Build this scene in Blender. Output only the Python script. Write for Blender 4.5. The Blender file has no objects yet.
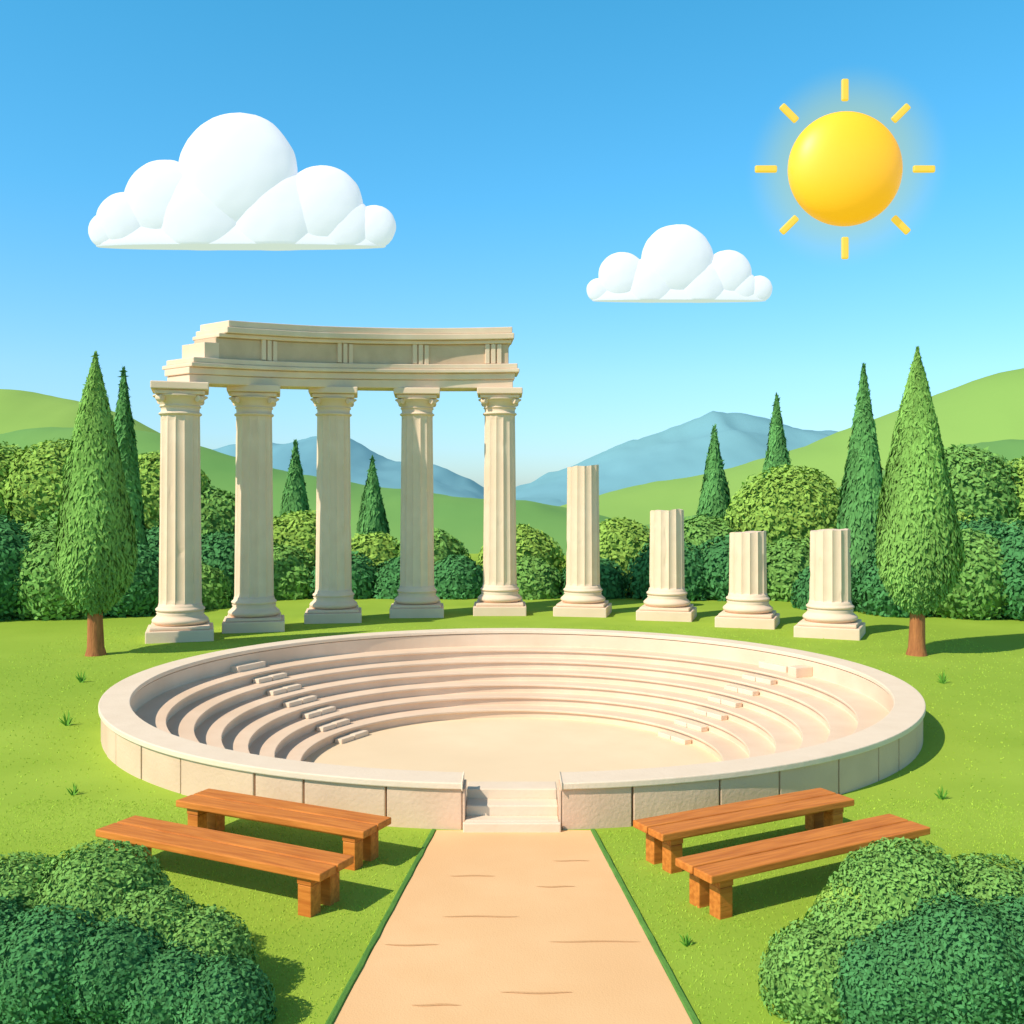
import bpy, math, random
import numpy as np
from mathutils import Vector, Matrix, noise as mnoise
random.seed(3); rng=np.random.default_rng(5)
sc=bpy.context.scene
COL=sc.collection

# ------------------------------------------------------------------ helpers
def empty(name,loc=(0,0,0)):
    e=bpy.data.objects.new(name,None); e.location=loc; COL.objects.link(e); return e
def mk(name,verts,faces,mat=None,parent=None,smooth=False):
    me=bpy.data.meshes.new(name)
    me.from_pydata([tuple(v) for v in verts],[],[tuple(f) for f in faces]); me.update()
    if smooth:
        me.polygons.foreach_set('use_smooth',[True]*len(me.polygons))
    o=bpy.data.objects.new(name,me); COL.objects.link(o)
    if mat: me.materials.append(mat)
    if parent: o.parent=parent
    return o
def bevel(o,w=0.02,seg=2,ang=35):
    m=o.modifiers.new('bevel','BEVEL'); m.width=w; m.segments=seg; m.limit_method='ANGLE'; m.angle_limit=math.radians(ang)
    return o
BOXF=[(0,3,2,1),(4,5,6,7),(0,1,5,4),(1,2,6,5),(2,3,7,6),(3,0,4,7)]
def boxv(x0,x1,y0,y1,z0,z1):
    return [(x0,y0,z0),(x1,y0,z0),(x1,y1,z0),(x0,y1,z0),(x0,y0,z1),(x1,y0,z1),(x1,y1,z1),(x0,y1,z1)]
class MB:
    def __init__(s): s.v=[]; s.f=[]
    def add(s,v,f):
        n=len(s.v); s.v+=[tuple(a) for a in v]; s.f+=[tuple(i+n for i in g) for g in f]
    def box(s,x0,x1,y0,y1,z0,z1,M=None):
        v=boxv(x0,x1,y0,y1,z0,z1)
        if M is not None: v=[tuple(M@Vector(a)) for a in v]
        s.add(v,BOXF)

def mat(name,c1,c2,scale=3.0,rough=0.85,bump=0.15,bscale=30,detail=6,c3=None,spec=0.3,stretch=None,contrast=(0.3,0.7)):
    m=bpy.data.materials.new(name); m.use_nodes=True; nt=m.node_tree; N=nt.nodes; L=nt.links
    b=N['Principled BSDF']; b.inputs['Roughness'].default_value=rough; b.inputs['Specular IOR Level'].default_value=spec
    tc=N.new('ShaderNodeTexCoord'); mp=N.new('ShaderNodeMapping'); L.new(tc.outputs['Object'],mp.inputs[0])
    if stretch: mp.inputs['Scale'].default_value=stretch
    n1=N.new('ShaderNodeTexNoise'); n1.inputs['Scale'].default_value=scale; n1.inputs['Detail'].default_value=detail; L.new(mp.outputs[0],n1.inputs['Vector'])
    r=N.new('ShaderNodeValToRGB'); r.color_ramp.elements[0].position=contrast[0]; r.color_ramp.elements[1].position=contrast[1]
    r.color_ramp.elements[0].color=(*c1,1); r.color_ramp.elements[1].color=(*c2,1)
    L.new(n1.outputs['Fac'],r.inputs[0]); out=r.outputs[0]
    if c3:
        n3=N.new('ShaderNodeTexNoise'); n3.inputs['Scale'].default_value=scale*0.22; n3.inputs['Detail'].default_value=3; L.new(mp.outputs[0],n3.inputs['Vector'])
        mr=N.new('ShaderNodeMapRange'); mr.inputs[1].default_value=.45; mr.inputs[2].default_value=.7; L.new(n3.outputs['Fac'],mr.inputs[0])
        mx=N.new('ShaderNodeMix'); mx.data_type='RGBA'; L.new(mr.outputs[0],mx.inputs['Factor']); L.new(out,mx.inputs['A']); mx.inputs['B'].default_value=(*c3,1); out=mx.outputs['Result']
    L.new(out,b.inputs['Base Color'])
    if bump>0:
        n2=N.new('ShaderNodeTexNoise'); n2.inputs['Scale'].default_value=bscale; n2.inputs['Detail'].default_value=8; L.new(mp.outputs[0],n2.inputs['Vector'])
        bp=N.new('ShaderNodeBump'); bp.inputs['Strength'].default_value=bump; bp.inputs['Distance'].default_value=0.03
        L.new(n2.outputs['Fac'],bp.inputs['Height']); L.new(bp.outputs[0],b.inputs['Normal'])
    return m

STONE =mat('limestone',(.82,.60,.435),(.88,.665,.49),2.2,.9,.18,25,c3=(.78,.565,.40))
STONE2=mat('limestone_wall',(.70,.475,.325),(.79,.55,.385),1.4,.9,.25,22,c3=(.65,.435,.30))
COPE  =mat('limestone_coping',(.79,.62,.455),(.84,.67,.50),2.5,.9,.15,25)
SEAT  =mat('limestone_seats',(.78,.575,.41),(.84,.635,.465),1.8,.9,.15,22,c3=(.74,.54,.38))
DARK  =mat('joint_mortar',(.30,.20,.13),(.36,.25,.17),4,.95,.2)
SAND  =mat('arena_sand',(.84,.645,.42),(.88,.69,.46),1.2,.95,.15,60,c3=(.81,.615,.395))
PATHM =mat('path_sand',(.84,.50,.24),(.88,.545,.275),1.5,.95,.15,70,c3=(.81,.475,.225))
PATHD =mat('path_seam',(.66,.36,.16),(.70,.39,.18),3,.95,.2)
GRASS =mat('lawn_grass',(.285,.42,.043),(.35,.49,.058),.5,.95,.3,90,c3=(.26,.395,.04),spec=.1)
EDGE  =mat('turf_edge',(.09,.23,.045),(.13,.29,.055),6,.95,.4,60,spec=.1)
WOOD  =mat('bench_wood',(.52,.150,.024),(.72,.240,.042),2.2,.6,.2,12,stretch=(.7,9,9),contrast=(.35,.65),spec=.2)
BARK  =mat('cypress_bark',(.30,.10,.035),(.48,.18,.06),5,.9,.6,14,stretch=(2.5,2.5,.5))
HILL  =mat('hill_grass',(.24,.40,.09),(.32,.48,.11),.035,.95,.3,1.2,c3=(.20,.36,.09),spec=.05)
HILLD =mat('hill_forest',(.15,.32,.09),(.22,.39,.10),.05,.95,.6,.8,c3=(.12,.28,.085),spec=.05)
MTN   =mat('mountain_rock_haze',(.16,.35,.42),(.20,.41,.47),.006,1,.3,.02,c3=(.19,.39,.41),spec=0)  # blue distance haze painted into the rock's base colour

def leafmat(name):
    m=bpy.data.materials.new(name); m.use_nodes=True; nt=m.node_tree; N=nt.nodes; L=nt.links
    for n in list(N): N.remove(n)
    o=N.new('ShaderNodeOutputMaterial'); a=N.new('ShaderNodeAttribute'); a.attribute_name='tint'
    d=N.new('ShaderNodeBsdfDiffuse')
    L.new(a.outputs['Color'],d.inputs[0]); L.new(d.outputs[0],o.inputs[0])
    return m
LEAF=leafmat('foliage_leaves'); BLADE=leafmat('grass_blades')

class Foliage:
    """accumulates leaf quads and core surfaces with a per-point tint"""
    def __init__(s): s.V=[];s.F=[];s.C=[];s.n=0
    def quads(s,V,C):
        k=len(V)//4; s.F.append(np.arange(k*4).reshape(k,4)+s.n); s.V.append(V); s.C.append(C); s.n+=len(V)
    def leaves(s,P,Nn,size,tint,tilt=.36,up=False,el=1.0):
        n=len(P)
        Nn=Nn+tilt*rng.normal(size=(n,3)); Nn/=np.linalg.norm(Nn,axis=1)[:,None]
        R=rng.normal(size=(n,3))
        if up: R=R*.35+np.array([0,0,1.])
        T=R-(R*Nn).sum(1)[:,None]*Nn; T/=np.linalg.norm(T,axis=1)[:,None]
        B=np.cross(Nn,T); sz=(size*rng.uniform(.6,1.3,n))[:,None]
        V=np.stack([P+T*sz*el,P+B*sz*.5,P-T*sz*el,P-B*sz*.5],1).reshape(-1,3)
        s.quads(V,np.repeat(tint,4,0))
    def build(s,name,parent=None,m=LEAF):
        V=np.concatenate(s.V); F=np.concatenate(s.F); C=np.concatenate(s.C)
        me=bpy.data.meshes.new(name); me.vertices.add(len(V)); me.vertices.foreach_set('co',V.astype(np.float32).ravel())
        me.loops.add(F.size); me.loops.foreach_set('vertex_index',F.astype(np.int32).ravel())
        me.polygons.add(len(F)); me.polygons.foreach_set('loop_start',np.arange(0,F.size,4,dtype=np.int32))
        me.update(calc_edges=True)
        ca=me.color_attributes.new('tint','FLOAT_COLOR','POINT')
        ca.data.foreach_set('color',np.concatenate([C,np.ones((len(C),1))],1).astype(np.float32).ravel())
        me.materials.append(m); o=bpy.data.objects.new(name,me); COL.objects.link(o)
        if parent: o.parent=parent
        return o
def wob(P,f,ph=0):
    return (np.sin(P[:,0]*f+ph)+np.sin(P[:,1]*f*1.3+1.7+ph)+np.sin(P[:,2]*f*1.7+.6+ph)+np.sin((P[:,0]+P[:,2])*f*2.1+ph))/4

def bushfoliage(fo,lobes,size,dens):
    """lobes: x,y,z,r,tint"""
    A=np.array([l[:4] for l in lobes],float)
    for i,(x,y,z,r,tint) in enumerate(lobes):
        c=np.array([x,y,z]); tint=np.array(tint)
        n=int(4*math.pi*r*r*dens)
        D=rng.normal(size=(n,3)); D/=np.linalg.norm(D,axis=1)[:,None]
        w=wob(D*r,5.0/r,i)*.06
        rad=r*(rng.uniform(.90,1.02,n)+w)
        P=c+D*rad[:,None]
        keep=P[:,2]>0.0
        for j in range(len(A)):
            if j!=i: keep&=(np.linalg.norm(P-A[j,:3],axis=1)>A[j,3]*.88)
        P=P[keep];D=D[keep]
        f=(1+.15*wob(P,2.6/r,i)+rng.normal(0,.07,len(P)))[:,None]
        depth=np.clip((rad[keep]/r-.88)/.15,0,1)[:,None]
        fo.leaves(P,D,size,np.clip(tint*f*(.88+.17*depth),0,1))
        k=18;h=10; vs=[]
        for a in range(k):
            for b in range(h):
                q=[]
                for (aa,bb) in((a,b),(a+1,b),(a+1,b+1),(a,b+1)):
                    th=2*math.pi*aa/k; ph=math.pi*bb/h
                    q.append((math.sin(ph)*math.cos(th),math.sin(ph)*math.sin(th),-math.cos(ph)))
                vs+=q
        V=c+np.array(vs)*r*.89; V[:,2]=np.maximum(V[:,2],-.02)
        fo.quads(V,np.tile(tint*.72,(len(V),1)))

# ------------------------------------------------------------------ ground
CX,CY=0.0,19.63
radii=[7.2,7.6,8.2,9,10,12,14,17,20,25,32,45,70,110,180,300,600,1200,2500,5000]
K=96; V=[];F=[]
for r in radii:
    for k in range(K):
        a=2*math.pi*k/K; V.append((CX+r*math.cos(a),CY+r*math.sin(a),0))
for i in range(len(radii)-1):
    for k in range(K):
        F.append((i*K+k,i*K+(k+1)%K,(i+1)*K+(k+1)%K,(i+1)*K+k))
mk('ground',V,F,GRASS)

# path: slightly flared towards the viewer, with turf lips
def pe(y,s):
    t=(12.27-y)/3.84
    return (-.91-.38*t) if s<0 else (.946+.364*t)
pathp=empty('path')
ys=[12.24-i*.3 for i in range(40)]
V=[];F=[]
for i,y in enumerate(ys):
    V+=[(pe(y,-1),y,.006),(pe(y,1),y,.006)]
    if i: F.append((2*i-2,2*i-1,2*i+1,2*i)[::-1])
mk('sand_surface',V,F,PATHM,pathp)
mb=MB()
for s in(-1,1):
    V=[];F=[]
    for i,y in enumerate(ys):
        x=pe(y,s); j=.006*math.sin(y*9)
        V+=[(x+j,y,0),(x+s*.010+j,y,.022),(x+s*.045+j,y,.026),(x+s*.07,y,0)]
        if i:
            for q in range(3):
                f=(4*i-4+q,4*i-3+q,4*i+1+q,4*i+q); F.append(f if s>0 else f[::-1])
    mb.add(V,F)
mk('turf_edge',mb.v,mb.f,EDGE,pathp)
mb=MB()
for (x,y,l) in [(-.42,10.75,.5),(.66,11.2,.42),(.45,10.45,.42),(-.30,9.7,.75),(-.9,9.08,.5),(.75,9.15,.85),(.2,8.2,.6),(-.6,8.0,.4)]:
    n=10; V=[];F=[]
    for i in range(n+1):
        t=i/n; w=.015*math.sin(math.pi*t)**.6*(1 if l>.3 else .7)
        yy=y+.008*math.sin(t*7+x*5); V+=[(x-l/2+l*t,yy-w,.010),(x-l/2+l*t,yy+w,.010)]
        if i: F.append((2*i-2,2*i,2*i+1,2*i-1))
    mb.add(V,F)
mk('worn_seams',mb.v,mb.f,PATHD,pathp)

# ------------------------------------------------------------------ amphitheatre
amp=empty('amphitheatre',(CX,CY,0)); G=.60
def ringmesh(profile,mtl,name,n=160,closed=True,gap=G,bev=0.0,smooth=False):
    V=[];F=[];m=len(profile)
    for (r,z) in profile:
        g=math.asin(min(.99,gap/r))
        a0=-math.pi/2+g; a1=3*math.pi/2-g
        for i in range(n+1):
            a=a0+(a1-a0)*i/n; V.append((r*math.cos(a),r*math.sin(a),z))
    for j in range(m if closed else m-1):
        j2=(j+1)%m
        for i in range(n):
            F.append((j*(n+1)+i,j*(n+1)+i+1,j2*(n+1)+i+1,j2*(n+1)+i))
    if closed:
        F.append([j*(n+1) for j in range(m)][::-1]); F.append([j*(n+1)+n for j in range(m)])
    o=mk(name,V,F,mtl,amp)
    if bev: bevel(o,bev,2)
    return o
ringmesh([(7.30,-.25),(7.30,.49),(7.0,.49),(7.0,-.25)],DARK,'wall_core')
ringmesh([(7.43,.495),(7.43,.58),(6.93,.58),(6.93,.495)],COPE,'coping',bev=.015)
mb=MB(); g0=math.asin((G-.004)/7.38)
nst=44; a0=-math.pi/2+g0; a1=3*math.pi/2-g0
edges=[a0+(a1-a0)*(i+(random.uniform(-.25,.25) if 0<i<nst else 0))/nst for i in range(nst+1)]
for i in range(nst):
    e0=edges[i]+.0018; e1=edges[i+1]-.0018; V=[];F=[];n=6; pr=random.uniform(-.006,.010)
    for k in range(n+1):
        a=e0+(e1-e0)*k/n; c,s=math.cos(a),math.sin(a)
        V+=[(7.302*c,7.302*s,-.1),((7.385+pr)*c,(7.385+pr)*s,-.1),((7.385+pr)*c,(7.385+pr)*s,.492),(7.302*c,7.302*s,.492)]
        if k:
            for q in range(4):
                p=4*(k-1)+q; p2=4*(k-1)+(q+1)%4; F.append((p,p2,p2+4,p+4))
    F.append((0,3,2,1)); F.append((4*n,4*n+1,4*n+2,4*n+3)); mb.add(V,F)
bevel(mk('facing_stones',mb.v,mb.f,STONE2,amp),.012,2,50)
mb=MB()
for s in(-1,1):
    x0,x1=(s*(G-.03),s*G) if s>0 else (s*G,s*(G-.03))
    mb.box(x0,x1,-7.36,-6.93,-.1,.494)
bevel(mk('gate_jambs',mb.v,mb.f,STONE2,amp),.006)
# seating
nt=6; ztop=.16; zf=-1.10; ri=4.05; ro=6.93; tr=(ro-.08-ri)/nt; rise=(ztop-zf)/nt
prof=[(7.0,.48),(6.95,.48),(6.95,ztop)]
rr=[ri+tr*i for i in range(nt)]
for i in reversed(range(nt)):
    rt=rr[i]; z=zf+rise*(i+1)
    prof+=[(rt-.035,z),(rt-.035,z-.05),(rt+.02,z-.06),(rt+.02,z-rise)]
prof+=[(ri+.02,-1.3),(7.0,-1.3)]
o=ringmesh(prof,SEAT,'seating_tiers',n=180); bevel(o,.010,2,40)
# aisle steps
mb=MB()
for ang in (180-29,29):
    A=math.radians(ang); M=Matrix.Rotation(A,4,'Z')
    for i in range(nt):
        z=zf+rise*(i+1); rt=rr[i]; sh=.05*math.sin(i*2.3)
        mb.box(rt-.22,rt-.037,-.50+sh,-.03+sh,z-rise-.001,z-rise/2,M)
        mb.box(rt-.22,rt-.037,-.01+sh,.42+sh,z-rise-.001,z-rise/2-.008,M)
    mb.box(6.72,6.948,-.44,.44,ztop-.01,ztop+.13,M)
bevel(mk('aisle_steps',mb.v,mb.f,COPE,amp),.012)
mb=MB()
for ang in (21,):
    M=Matrix.Rotation(math.radians(ang),4,'Z')
    mb.box(6.50,6.949,-.14,.14,ztop-.01,ztop+.22,M)
bevel(mk('aisle_end_block',mb.v,mb.f,SEAT,amp),.02)
# arena floor
V=[(0,0,zf+.004)];F=[]
for k in range(96):
    a=2*math.pi*k/96; V.append((4.12*math.cos(a),4.12*math.sin(a),zf+.004))
for k in range(96): F.append((0,1+k,1+(k+1)%96))
mk('arena_floor',V,F,SAND,amp)
# entrance steps (up from the path, then down to the arena)
mb=MB(); c=-CY
mb.box(-.59,.59,12.16+c,12.238+c,-.05,.115)
mb.box(-G+.032,G-.032,12.24+c,12.45+c,-.05,.12)
mb.box(-G+.032,G-.032,12.452+c,12.75+c,-.05,.24)
mb.box(-G+.032,G-.032,12.752+c,13.1+c,-1.2,.36)
for i in range(6):
    y0=13.102+i*.41; mb.box(-G+.004,G-.004,y0+c,y0+.408+c,-1.25,.36-.243*(i+1))
bevel(mk('entrance_steps',mb.v,mb.f,COPE,amp),.014)

# ------------------------------------------------------------------ columns
def lathe(prof,n=48,fl=0):
    V=[];F=[];m=len(prof)
    for (r,z) in prof:
        for k in range(n):
            a=2*math.pi*k/n; V.append((r*math.cos(a),r*math.sin(a),z))
    for j in range(m-1):
        for k in range(n): F.append((j*n+k,j*n+(k+1)%n,(j+1)*n+(k+1)%n,(j+1)*n+k))
    F.append(tuple(range(n))[::-1]); F.append(tuple((m-1)*n+k for k in range(n)))
    return V,F
def tor(r0,z0,z1,bul,k=6):
    return [(r0+bul*math.sin(math.pi*i/k),z0+(z1-z0)*i/k) for i in range(k+1)]
def column(parent,H,full,rot,seed):
    M=Matrix.Rotation(rot,4,'Z'); random.seed(seed)
    mb=MB(); mb.box(-.92,.92,-.92,.92,-.1,.32,M); mb.box(-.82,.82,-.82,.82,.322,.42,M)
    bevel(mk('plinth',mb.v,mb.f,STONE,parent),.03)
    V,F=lathe([(.60,.422)]+tor(.70,.43,.64,.09)+[(.68,.66),(.64,.72),(.67,.77)]+tor(.63,.79,.92,.06)+[(.62,.94),(.60,1.02)])
    mk('base_mouldings',V,F,STONE,parent,True)
    top=H-(.92 if full else 0)
    fl=14;per=10;n=fl*per; rows=36; V=[];F=[]
    for j in range(rows+1):
        t=j/rows; z=.98+(top-.98)*t; zz=(z-.98)/(6.7-.98)
        R=.595-.055*zz
        for k in range(n):
            a=2*math.pi*k/n+rot; ph=(k%per)/per
            d=.075*math.sin(math.pi*ph)**.75
            if t<.015 or (full and t>.985): d*=.3
            c,s=math.cos(a),math.sin(a)
            nz=mnoise.noise(Vector((c*2.2+seed*3,s*2.2,z*1.4)))
            rr_=R*(1-d)
            if nz>.5: rr_-= (nz-.5)*.12
            z2=z
            if not full and t>.97: z2+= .05*mnoise.noise(Vector((c*1.5+seed,s*1.5,seed*2)))+.03*c
            V.append((rr_*c,rr_*s,z2))
    for j in range(rows):
        for k in range(n): F.append((j*n+k,j*n+(k+1)%n,(j+1)*n+(k+1)%n,(j+1)*n+k))
    F.append(tuple(rows*n+k for k in range(n)))
    mk('fluted_shaft',V,F,STONE,parent)
    if full:
        b=H-.92
        V,F=lathe([(.46,b-.02)]+tor(.55,b,b+.10,.055)+[(.53,b+.12),(.54,b+.22)]+tor(.55,b+.23,b+.29,.03)+[(.56,b+.31),(.59,b+.38),(.65,b+.46),(.72,b+.52),(.76,b+.54),(.76,b+.57)])
        mk('capital_echinus',V,F,STONE,parent,True)
        mb=MB(); mb.box(-.68,.68,-.68,.68,b+.572,b+.70,M); mb.box(-.79,.79,-.79,.79,b+.702,b+.92,M)
        bevel(mk('abacus',mb.v,mb.f,STONE,parent),.03)
        mb=MB()
        for q in range(4):
            A=rot+math.pi/4+q*math.pi/2; Vq=[];Fq=[]
            Mq=Matrix.Rotation(A,4,'Z')
            for s_ in(-.10,.10):
                for k in range(14):
                    a=2*math.pi*k/14; Vq.append(tuple(Mq@Vector((.76+.10*math.cos(a),s_,b+.466+.10*math.sin(a)))))
            for k in range(14): Fq.append((k,(k+1)%14,14+(k+1)%14,14+k))
            Fq.append(tuple(range(14))[::-1]);Fq.append(tuple(range(14,28))); mb.add(Vq,Fq)
        bevel(mk('volutes',mb.v,mb.f,STONE,parent),.02)
def crot(x,y): return .38*(math.atan2(y-CY,x-CX)-math.pi/2)
full=[(-9.6,29.3,7.35),(-8.0,31.4,7.50),(-5.94,33.7,7.70),(-3.3,35.2,7.83),(-.43,35.8,7.90)]
colo=empty('ruined_colonnade')
for i,(x,y,h) in enumerate(full):
    c=empty('column_part',(x,y,0)); c.parent=colo
    column(c,h,True,crot(x,y),i+1)
brk=[(2.49,35.5,5.19),(5.25,34.3,3.66),(7.55,32.4,2.98),(9.43,30.0,3.11)]
for i,(x,y,h) in enumerate(brk):
    c=empty('broken_column',(x,y,0))
    column(c,h,False,crot(x,y)-.14,i+11)
pts=[Vector(p) for p in full]
pts=[pts[0]*2-pts[1]+Vector((.15,.15,0))]+pts+[pts[-1]*2-pts[-2]+Vector((0,-.5,0))]
def cr(t):
    t=max(-.99,min(4.99,t)); i=int(math.floor(t)); i=max(-1,min(4,i)); u=t-i
    def g(k): return pts[max(0,min(len(pts)-1,k+1))]
    p0,p1,p2,p3=g(i-1),g(i),g(i+1),g(i+2)
    return .5*((2*p1)+(p2-p0)*u+(2*p0-5*p1+4*p2-p3)*u*u+(3*p1-p0-3*p2+p3)*u**3)
def fr(t):
    p=cr(t); d=(cr(t+.01)-cr(t-.01)); d.normalize(); n=Vector((d.y,-d.x,0)).normalized(); return p,d,n
ent=empty('entablature_part'); ent.parent=colo
def hs(t): return 1+.033*t
def course(name,t0,t1,z0,z1,hd,n=50,mt=STONE):
    V=[];F=[]
    for i in range(n+1):
        t=t0+(t1-t0)*i/n; p,d,nn=fr(t)
        for (s,z) in((1,z0),(1,z1),(-1,z1),(-1,z0)):
            q=p+nn*hd*s; V.append((q.x,q.y,p.z+z*hs(t)))
        if i:
            for k in range(4): F.append((4*i-4+k,4*i-4+(k+1)%4,4*i+(k+1)%4,4*i+k))
    F.append((0,3,2,1)); F.append((4*n,4*n+1,4*n+2,4*n+3))
    o=mk(name,V,F,mt,ent); bevel(o,.025,2,50); return o
E=.004
course('architrave_fascia_low',-.03,4.14,E,.26,.54)
course('architrave_fascia_high',-.05,4.16,.26+E,.46,.60)
course('architrave_cornice',-.05,4.21,.46+E,.58,.72)
course('architrave_cap',-.01,4.19,.58+E,.74,.66)
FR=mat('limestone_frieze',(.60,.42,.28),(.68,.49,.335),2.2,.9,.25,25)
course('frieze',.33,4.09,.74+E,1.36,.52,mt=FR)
course('frieze_block_end',.17,.37,.74+2*E,1.20,.54)
course('cornice_bed',.34,4.12,1.36+E,1.48,.64)
course('cornice_corona',.42,4.15,1.48+E,1.66,.76)
course('cornice_top',.46,4.13,1.66+E,1.86,.69)
mb=MB()
for t in(1.05,2.04,2.99,3.90):
    p,d,nn=fr(t)
    for s in(1,-1):
        for k in(-1,0,1):
            c=p+d*(k*.21)+nn*s*(.52+.03)
            M=Matrix(((d.x,nn.x,0,c.x),(d.y,nn.y,0,c.y),(0,0,hs(t),p.z),(0,0,0,1)))
            mb.box(-.075,.075,-.045,.045,.75,1.355,M)
bevel(mk('triglyphs',mb.v,mb.f,STONE,ent),.015)

# ------------------------------------------------------------------ benches
def bench(p0,p1):
    a=Vector((p0[0],p0[1],0)); b=Vector((p1[0],p1[1],0)); d=(b-a); L=d.length-.08; c=(a+b)/2
    e=empty('wooden_bench',(c.x,c.y,0)); e.rotation_euler=(0,0,math.atan2(d.y,d.x)); h=L/2
    for k,(y0,y1) in enumerate(((-.28,-.009),(.009,.28))):
        mb=MB(); mb.box(-h,h,y0,y1,.375,.455); bevel(mk('seat_plank_%d'%(k+1),mb.v,mb.f,WOOD,e),.012)
    mb=MB(); mb.box(-h+.25,h-.25,-.04,.04,.27,.36); bevel(mk('stretcher',mb.v,mb.f,WOOD,e),.008)
    for k,x in enumerate((-h+.22,h-.22)):
        mb=MB(); mb.box(x-.085,x+.085,-.24,.24,.30,.373); bevel(mk('cross_beam',mb.v,mb.f,WOOD,e),.008)
        for j,y in enumerate((-.155,.155)):
            mb=MB(); mb.box(x-.08,x+.08,y-.08,y+.08,-.02,.298); bevel(mk('leg_%d'%(k*2+j+1),mb.v,mb.f,WOOD,e),.01)
bench((-3.89,12.22),(-1.43,11.05)); bench((-4.40,11.16),(-1.66,9.82))
bench((1.43,10.95),(3.97,12.26)); bench((1.71,9.76),(4.44,11.23))

# ------------------------------------------------------------------ cypress trees
def cypress(x,y,zb,zt,R,dens,size,tint,seed,conical=False,trunk=.2):
    e=empty('cypress_tree',(x,y,0))
    H=zt-zb
    def prof(t):
        if conical: return R*np.minimum(1,(t/.06+.001)**.5)*(1-np.clip((t-.06)/.94,0,1)**1.15)**.95
        a=np.clip(t/.24,0,1); b=np.clip((t-.24)/.76,0,1)
        return R*np.where(t<.24,np.sqrt(1-(1-a)**2+1e-6)*.5+.5*np.sin(a*math.pi/2)**.8,(1-b**1.5)**.98)
    def rad(t,th):
        return prof(t)*(1+.05*np.sin(2*th+5*t+seed)+.05*np.sin(3*th-7*t+seed*2)+.02*np.sin(5*th+17*t))
    fo=Foliage()
    area=2*math.pi*R*.62*H; n=int(area*dens)
    t=rng.uniform(0,1,n*2); keep=rng.uniform(0,1,n*2)<(prof(t)/R*.9+.1); t=t[keep]; n=len(t)
    th=rng.uniform(0,2*math.pi,n); jr=rng.uniform(.88,1.03,n)
    rr_=rad(t,th)*jr
    P=np.stack([rr_*np.cos(th),rr_*np.sin(th),zb+H*t],1)
    Nn=np.stack([np.cos(th),np.sin(th),np.full(n,.25)],1)
    streak=np.sin(3*th-7*t+seed*2)*.6+np.sin(2*th+9*t)*.4
    f=(1+.20*streak+rng.normal(0,.07,n))[:,None]
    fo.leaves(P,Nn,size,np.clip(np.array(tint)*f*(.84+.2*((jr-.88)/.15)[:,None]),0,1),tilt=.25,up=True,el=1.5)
    k=24;h=28;T,TH=[],[]
    for a in range(k):
        for b in range(h):
            for (aa,bb) in((a,b),(a+1,b),(a+1,b+1),(a,b+1)): TH.append(2*math.pi*aa/k);T.append(bb/h)
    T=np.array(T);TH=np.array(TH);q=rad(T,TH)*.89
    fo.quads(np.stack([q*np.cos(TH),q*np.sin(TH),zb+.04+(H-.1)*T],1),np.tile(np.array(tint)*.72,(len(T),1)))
    fo.build('crown',e)
    V=[];F=[];m=14;zs=[-.05,.05,.2,.6,zb,zb+.6,zb+H*.5]
    for j,z in enumerate(zs):
        rr=trunk*(1.15 if j==0 else 1.06 if j==1 else 1-.06*j)
        for k in range(m):
            a=2*math.pi*k/m; w=1+.06*math.sin(3*a+z*2); V.append((rr*w*math.cos(a),rr*w*math.sin(a),z))
    for j in range(len(zs)-1):
        for k in range(m): F.append((j*m+k,j*m+(k+1)%m,(j+1)*m+(k+1)%m,(j+1)*m+k))
    for b in range(5):
        a=b*1.3+seed; n0=len(V); z0=zb-.05+.1*b
        for (rr,dz,w) in((.05,0,.06),(R*.5,.6,.03)):
            for k in range(6):
                g=2*math.pi*k/6; V.append((rr*math.cos(a)+w*math.cos(g)*-math.sin(a),rr*math.sin(a)+w*math.cos(g)*math.cos(a),z0+dz+w*math.sin(g)))
        for k in range(6): F.append((n0+k,n0+(k+1)%6,n0+6+(k+1)%6,n0+6+k))
    mk('trunk',V,F,BARK,e,True)
CT=(.21,.39,.085)
cypress(-10.75,26.1,1.05,7.75,.95,500,.070,CT,1,trunk=.24)
cypress(10.45,26.1,1.05,7.9,1.0,500,.070,CT,2,trunk=.24)
CD=(.12,.30,.085)
cypress(-14.2,37,.6,8.8,.95,160,.12,CD,3,True)
cypress(-10.7,50,.6,6.8,1.05,110,.15,CD,4,True)
cypress(-6.9,50,.6,6.0,1.0,110,.15,CD,5,True)
cypress(10.0,50,.6,7.6,1.15,110,.15,CD,6,True)
cypress(13.6,52,.6,9.4,1.25,110,.15,CD,7,True)
cypress(13.9,40,.6,9.3,1.2,160,.12,CD,8,True)

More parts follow.
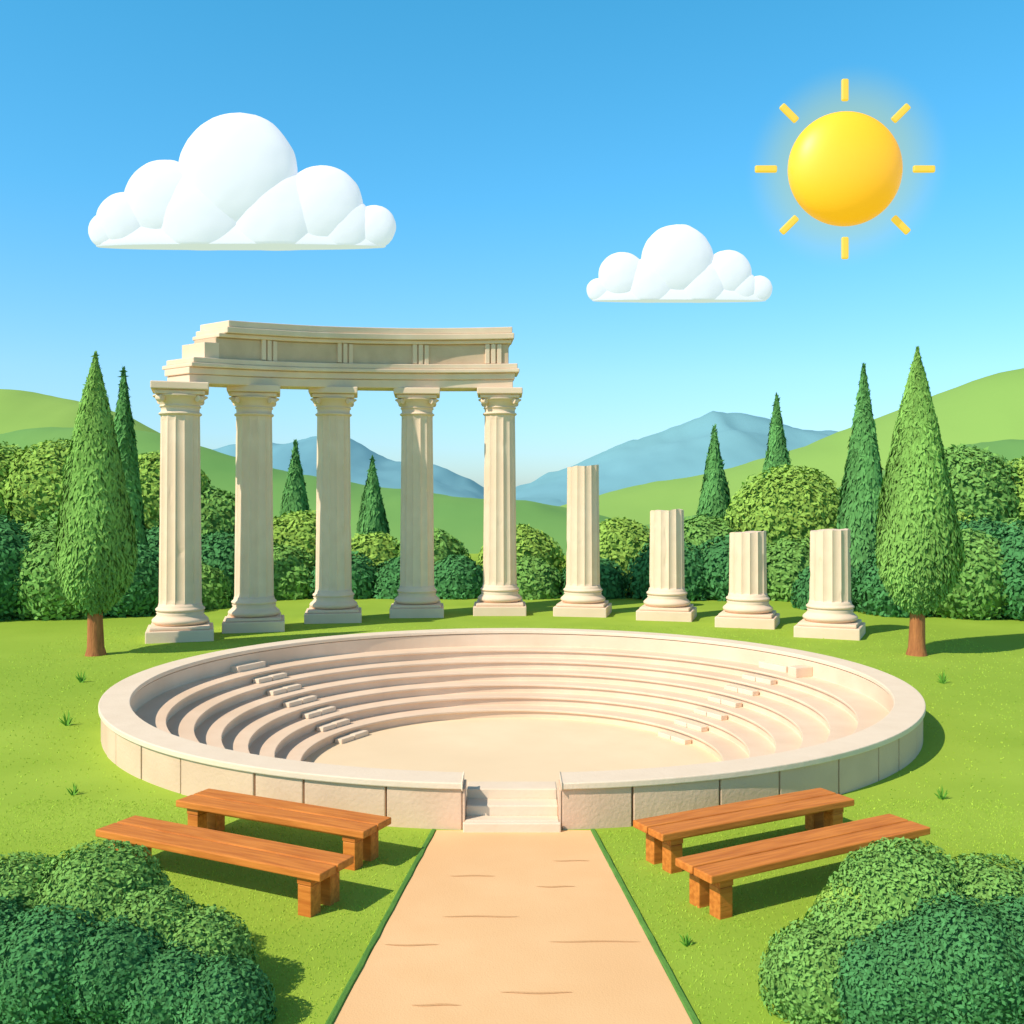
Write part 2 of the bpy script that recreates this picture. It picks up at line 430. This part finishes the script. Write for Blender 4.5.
# ------------------------------------------------------------------ hedge belt
LT=(.30,.47,.085); MD=(.19,.375,.085); DK=(.08,.245,.08)
back=[(-20.5,46,4,2.7),(-16,46,3.8,2.4),(-13.8,46,2.4,2.2),(-9.6,46,1.4,2.1),(-6.4,46,.6,1.9),(-3.7,46,.8,1.9),(.4,46,.9,2.0),(4.9,46,1,2.2),(8.8,46,1.3,2.0),(12.6,46,2.7,2.8),(16.3,45,2.0,2.5),(20.4,46,3.8,2.7),(24,46,3,3),(-24,46,3.6,3),(-18.6,45,2,2.4),(19,44.5,1.6,2.2)]
front=[(-21.5,41,1,2.4),(-18.9,41.5,1,2.2),(-16.9,41.5,.8,2.1),(-14.4,41.5,.6,2.3),(-12.0,41.8,.7,2.0),(-9.6,42,.3,1.8),(-7,42,.3,1.6),(-4.6,42.3,0,1.6),(-2.3,42,.3,1.4),(.7,42,.2,1.5),(3.4,42,.2,1.5),(6.5,41.5,.6,1.8),(8.9,41.5,.7,1.8),(11.4,41.5,.5,1.9),(13.8,41,.4,1.9),(16.7,41,.6,2.1),(19,41,1,2.3),(21.3,41,1,2.4)]
side=[(-15.6,35,1.1,1.8),(-13.4,35.6,.9,1.5),(-17.9,34.5,1.3,2.0),(15.7,35,1.2,1.8),(13.6,35.6,.8,1.5),(17.9,34.5,1.3,2.0),(-20.4,34,1,2.2),(20.4,34,1,2.2),(11.8,37.5,.4,1.4),(-11.8,37.8,.4,1.3)]
fo=Foliage(); L=[]
for i,(x,y,z,r) in enumerate(back):
    L.append((x,y,z,r,LT if i%3!=2 else MD))
    if z>2: L.append((x+.8,y+.3,z-r*.9,r*1.05,MD))
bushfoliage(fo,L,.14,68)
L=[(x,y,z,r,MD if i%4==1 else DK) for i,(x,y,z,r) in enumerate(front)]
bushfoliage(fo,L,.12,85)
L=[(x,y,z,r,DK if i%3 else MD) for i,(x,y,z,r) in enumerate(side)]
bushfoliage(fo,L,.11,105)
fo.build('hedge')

# ------------------------------------------------------------------ foreground bushes
for lob in (
 [(-3.45,8.45,.50,.62,MD),(-3.0,8.2,.30,.55,MD),(-2.55,8.15,.22,.48,MD),(-3.05,7.75,.34,.44,DK),(-2.62,7.7,.2,.40,DK),(-2.2,7.65,.12,.40,DK),(-3.55,7.7,.38,.50,DK),(-4.15,8.4,.42,.62,MD),(-4.05,7.8,.4,.5,DK),(-4.7,8.1,.5,.6,DK)],
 [(3.22,8.35,.56,.61,MD),(2.8,8.15,.33,.50,MD),(2.42,8.0,.18,.46,MD),(2.80,7.7,.28,.40,DK),(3.42,7.7,.42,.54,DK),(3.1,7.7,.34,.46,DK),(3.9,8.3,.46,.60,MD),(3.95,7.8,.4,.53,DK),(4.5,8.1,.5,.6,DK),(2.85,8.3,.50,.38,LT)]):
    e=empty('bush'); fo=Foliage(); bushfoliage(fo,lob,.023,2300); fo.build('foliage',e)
    mb=MB()
    for (x,y,z,r,_) in lob:
        V,F=lathe([(.05,-.05),(.035,z*.5+.02),(.02,z+.1)],8); mb.add([(a+x,b+y,c) for a,b,c in V],F)
    mk('stems',mb.v,mb.f,BARK,e)

# ------------------------------------------------------------------ grass
def blades(P,h,w,tint,lean=.6):
    n=len(P); a=rng.uniform(0,2*math.pi,n); hh=h*rng.uniform(.6,1.3,n)
    D=np.stack([np.cos(a),np.sin(a),0*a],1)*w; l=rng.normal(0,lean,(n,2))*hh[:,None]
    tip=P+np.stack([l[:,0],l[:,1],hh],1); mid=(P+tip)/2+np.stack([0*a,0*a,hh*.12],1)
    V=np.stack([P-D,P+D,tip+D*.1,mid-D*.9],1).reshape(-1,3)
    f=rng.normal(1,.06,(n,1)); return V,np.repeat(np.clip(np.array(tint)*f,0,1),4,0)
def lawn(n,x0,x1,y0,y1,h,w,fo):
    P=np.stack([rng.uniform(x0,x1,n),rng.uniform(y0,y1,n),np.zeros(n)],1)
    t=(12.27-P[:,1])/3.84
    k=(np.hypot(P[:,0]-CX,P[:,1]-CY)>7.5)&~((P[:,1]<12.4)&(P[:,0]>-.91-.38*t-.02)&(P[:,0]<.946+.364*t+.02))
    P=P[k]; V,C=blades(P,h,w,(.42,.59,.07)); fo.quads(V,C)
fo=Foliage(); lawn(50000,-6.5,6.5,7.3,13.5,.016,.004,fo); lawn(20000,-13,13,13,32,.020,.009,fo)
fo.build('grass',None,BLADE)
for (x,y) in [(-9.45,22.2),(-7.9,17.95),(-5.95,13.75),(9.4,22.1),(5.75,13.55),(1.57,9.1)]:
    n=9; fo=Foliage(); sc_=.19 if y<15 else .30
    if y<10: sc_=.13
    ang=np.linspace(-1.1,1.1,n)+rng.normal(0,.08,n); V=[]
    for a in ang:
        hgt=sc_*(1-.35*abs(a))*rng.uniform(.8,1.1); yy=rng.normal(0,.03); w=sc_*.08
        dx=math.sin(a)*hgt; dz=math.cos(a)*hgt; b=math.sin(a)*.02
        V+=[(b-w,yy,0),(b+w,yy,0),(dx*.6+w*.8,yy-.01,dz*.65),(dx,yy,dz)]
    V=np.array(V)
    V2=V.copy(); V2[:,0]=V[:,0]*.5; V2[:,1]=V[:,0]*.8+V[:,1]
    V=np.concatenate([V,V2]); C=np.tile(np.array((.17,.38,.05)),(len(V),1))
    fo.quads(V+np.array([0,0,.002]),C); o=fo.build('grass_tuft',None,BLADE); o.location=(x,y,0)

# ------------------------------------------------------------------ hills & mountains
def ridge(name,Y,depth,ctrl,mtl,ny=24,nx=140,rgh=.0,facet=False,seed=0):
    xs=[c[0] for c in ctrl]; zs=[c[1] for c in ctrl]
    V=[];F=[]
    for i in range(nx+1):
        x=xs[0]+(xs[-1]-xs[0])*i/nx
        z=float(np.interp(x,xs,zs)) if facet else sum(float(np.interp(x+d,xs,zs)) for d in np.linspace(-1,1,9)*(xs[-1]-xs[0])*.025)/9
        for j in range(ny+1):
            v=j/ny*2-1; b=(1-v*v)**1.2 if not facet else 1-abs(v)**1.1
            nz=mnoise.fractal(Vector((x/depth*3,v*2+seed,seed)),1.0,2.0,5)*rgh*b*(1-.3*b)
            V.append((x,Y+v*depth,-.5+(z+.5)*b+nz))
    for i in range(nx):
        for j in range(ny): F.append((i*(ny+1)+j,(i+1)*(ny+1)+j,(i+1)*(ny+1)+j+1,i*(ny+1)+j+1))
    return mk(name,V,F,mtl,None,True)
ridge('hill',112,28,[(-90,15),(-55,16.3),(-44,14),(-36,9.5),(-27,7),(-17,4.5),(-9,3),(0,.5),(6,-.5)],HILL,rgh=.5,seed=1)
ridge('hill',92,18,[(-90,6),(-50,9.5),(-38,11),(-31,9.8),(-24,7.5),(-15,5.5),(-6,4.4),(4,3.6),(14,1),(24,-.5)],HILLD,rgh=.5,seed=2)
ridge('hill',112,28,[(-4,-.5),(5,3.5),(14,5.4),(24,7.5),(31,9.5),(39,12.5),(52,17.5),(58,19),(70,20),(100,18)],HILL,rgh=.5,seed=3)
ridge('hill',82,14,[(0,-.5),(14,2.6),(25,4.5),(36,8.5),(44,9.0),(60,8),(90,6)],HILLD,rgh=.4,seed=4)
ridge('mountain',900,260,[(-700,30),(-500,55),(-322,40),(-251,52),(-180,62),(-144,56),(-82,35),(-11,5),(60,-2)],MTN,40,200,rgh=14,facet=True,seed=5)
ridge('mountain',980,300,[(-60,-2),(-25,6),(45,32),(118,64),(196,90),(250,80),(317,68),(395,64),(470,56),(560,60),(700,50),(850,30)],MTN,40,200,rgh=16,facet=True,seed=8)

# ------------------------------------------------------------------ clouds
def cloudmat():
    m=bpy.data.materials.new('cloud_white_glow'); m.use_nodes=True; N=m.node_tree.nodes; L=m.node_tree.links; b=N['Principled BSDF']
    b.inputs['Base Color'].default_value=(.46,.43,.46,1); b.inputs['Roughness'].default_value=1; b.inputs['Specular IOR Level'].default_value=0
    b.inputs['Emission Color'].default_value=(.78,.88,1,1); b.inputs['Emission Strength'].default_value=.60  # added bluish glow, brightens the cloud's shaded sides
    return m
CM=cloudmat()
def cloud(lobes,zb,Y,base):
    mb=MB()
    for i,(x,z,r) in enumerate(lobes+[(base[0],zb+base[2]*.1,base[2])]):
        n,h=64,40;V=[];F=[]; lx=base[1]/base[2] if i==len(lobes) else 1
        for j in range(h+1):
            ph=math.pi*j/h
            for k in range(n):
                a=2*math.pi*k/n; d=Vector((math.sin(ph)*math.cos(a),math.sin(ph)*math.sin(a),-math.cos(ph)))
                q=r*(1+.02*mnoise.fractal(d*2.2+Vector((i*3,x,0)),1,2,4))
                V.append((x+d.x*q*lx,Y+d.y*q*.4,max(z+d.z*q,zb+.004*i)))
        for j in range(h):
            for k in range(n): F.append((j*n+k,j*n+(k+1)%n,(j+1)*n+(k+1)%n,(j+1)*n+k))
        mb.add(V,F)
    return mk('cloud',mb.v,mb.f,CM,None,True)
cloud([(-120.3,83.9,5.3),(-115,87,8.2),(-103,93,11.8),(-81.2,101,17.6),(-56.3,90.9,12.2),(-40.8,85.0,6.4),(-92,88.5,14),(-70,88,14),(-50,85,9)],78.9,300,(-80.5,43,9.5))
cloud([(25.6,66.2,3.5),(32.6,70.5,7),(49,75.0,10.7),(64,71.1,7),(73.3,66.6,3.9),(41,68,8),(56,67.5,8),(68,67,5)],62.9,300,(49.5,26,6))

# ------------------------------------------------------------------ the sun in the sky
m=bpy.data.materials.new('sun_glow'); m.use_nodes=True; b=m.node_tree.nodes['Principled BSDF']
b.inputs['Base Color'].default_value=(.80,.46,.03,1); b.inputs['Roughness'].default_value=.45; b.inputs['Specular IOR Level'].default_value=.5
b.inputs['Emission Color'].default_value=(1,.36,.004,1); b.inputs['Emission Strength'].default_value=.62
m2=bpy.data.materials.new('sun_ray'); m2.use_nodes=True; b=m2.node_tree.nodes['Principled BSDF']
b.inputs['Base Color'].default_value=(.25,.22,.05,1); b.inputs['Emission Color'].default_value=(1,.62,.04,1); b.inputs['Emission Strength'].default_value=.8
S=empty('sun',(197.4,600,200.2))
V,F=lathe([(.3,-33.7)]+[(33.7*math.sin(math.pi*i/40),-33.7*math.cos(math.pi*i/40)) for i in range(1,40)]+[(.3,33.7)],80)
V=[(a,b_*.50,c) for a,b_,c in V]
mk('disc',V,F,m,S,True)
mb=MB()
for k in range(8):
    M=Matrix.Rotation(k*math.pi/4,4,'Y')
    mb.box(-2.1,2.1,-1.2,1.2,40.3,53.4,M)
bevel(mk('rays',mb.v,mb.f,m2,S),1.0,4)

# ------------------------------------------------------------------ light & sky
el=math.radians(44); az=math.atan2(-.80,-.60)
sd=Vector((math.sin(az)*math.cos(el),math.cos(az)*math.cos(el),math.sin(el)))
l=bpy.data.lights.new('sun_lamp','SUN'); l.energy=4.6; l.angle=math.radians(.5); l.color=(1,.91,.78)
lo=bpy.data.objects.new('sun_lamp',l); COL.objects.link(lo); lo.rotation_euler=(-sd).to_track_quat('-Z','Y').to_euler(); lo.location=(-20,-10,30)
w=bpy.data.worlds.new('World'); sc.world=w; w.use_nodes=True; N=w.node_tree.nodes; Lk=w.node_tree.links
bg=N['Background']; bg.inputs[1].default_value=.10
sky=N.new('ShaderNodeTexSky'); sky.sky_type='NISHITA'; sky.sun_disc=False; sky.sun_elevation=el; sky.sun_rotation=az%(2*math.pi)
sky.air_density=1.0; sky.dust_density=.6; sky.ozone_density=2.0
tc=N.new('ShaderNodeTexCoord')
# grade the clear sky by elevation: clean cyan-blue, paler at the horizon; unseen overhead part dimmed neutral to cut blue fill
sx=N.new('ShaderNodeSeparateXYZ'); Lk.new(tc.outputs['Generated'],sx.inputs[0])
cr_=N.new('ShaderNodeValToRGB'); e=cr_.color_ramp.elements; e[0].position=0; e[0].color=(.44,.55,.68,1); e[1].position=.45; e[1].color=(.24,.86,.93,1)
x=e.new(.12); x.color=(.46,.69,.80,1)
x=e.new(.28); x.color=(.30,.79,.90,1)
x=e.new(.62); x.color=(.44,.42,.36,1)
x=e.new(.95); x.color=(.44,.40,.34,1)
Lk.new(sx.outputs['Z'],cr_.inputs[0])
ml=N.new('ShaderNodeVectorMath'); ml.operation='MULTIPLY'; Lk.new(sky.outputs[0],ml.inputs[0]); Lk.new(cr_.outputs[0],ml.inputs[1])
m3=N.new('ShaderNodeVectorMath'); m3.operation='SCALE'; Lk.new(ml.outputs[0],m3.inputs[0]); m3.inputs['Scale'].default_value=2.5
vd=N.new('ShaderNodeVectorMath'); vd.operation='DOT_PRODUCT'
Lk.new(tc.outputs['Generated'],vd.inputs[0]); vd.inputs[1].default_value=(.2985,.9071,.2967)
mr=N.new('ShaderNodeMapRange'); mr.interpolation_type='SMOOTHSTEP'; mr.inputs[1].default_value=.9960; mr.inputs[2].default_value=.9998; mr.inputs[3].default_value=0; mr.inputs[4].default_value=.5
Lk.new(vd.outputs['Value'],mr.inputs[0])
mx=N.new('ShaderNodeMix'); mx.data_type='RGBA'; Lk.new(mr.outputs[0],mx.inputs['Factor']); Lk.new(m3.outputs[0],mx.inputs['A']); mx.inputs['B'].default_value=(6.0,7.2,1.8,1)
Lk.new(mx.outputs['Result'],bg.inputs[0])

cam=bpy.data.cameras.new('camera'); co=bpy.data.objects.new('camera',cam); COL.objects.link(co)
co.location=(0,0,4); co.rotation_euler=(math.radians(90),0,0)
cam.sensor_width=36; cam.lens=36*1012/1024; cam.shift_y=-12/1024; cam.clip_end=9000; cam.clip_start=.1
sc.camera=co
sc.view_settings.view_transform='Standard'; sc.view_settings.look='None'; sc.view_settings.exposure=0
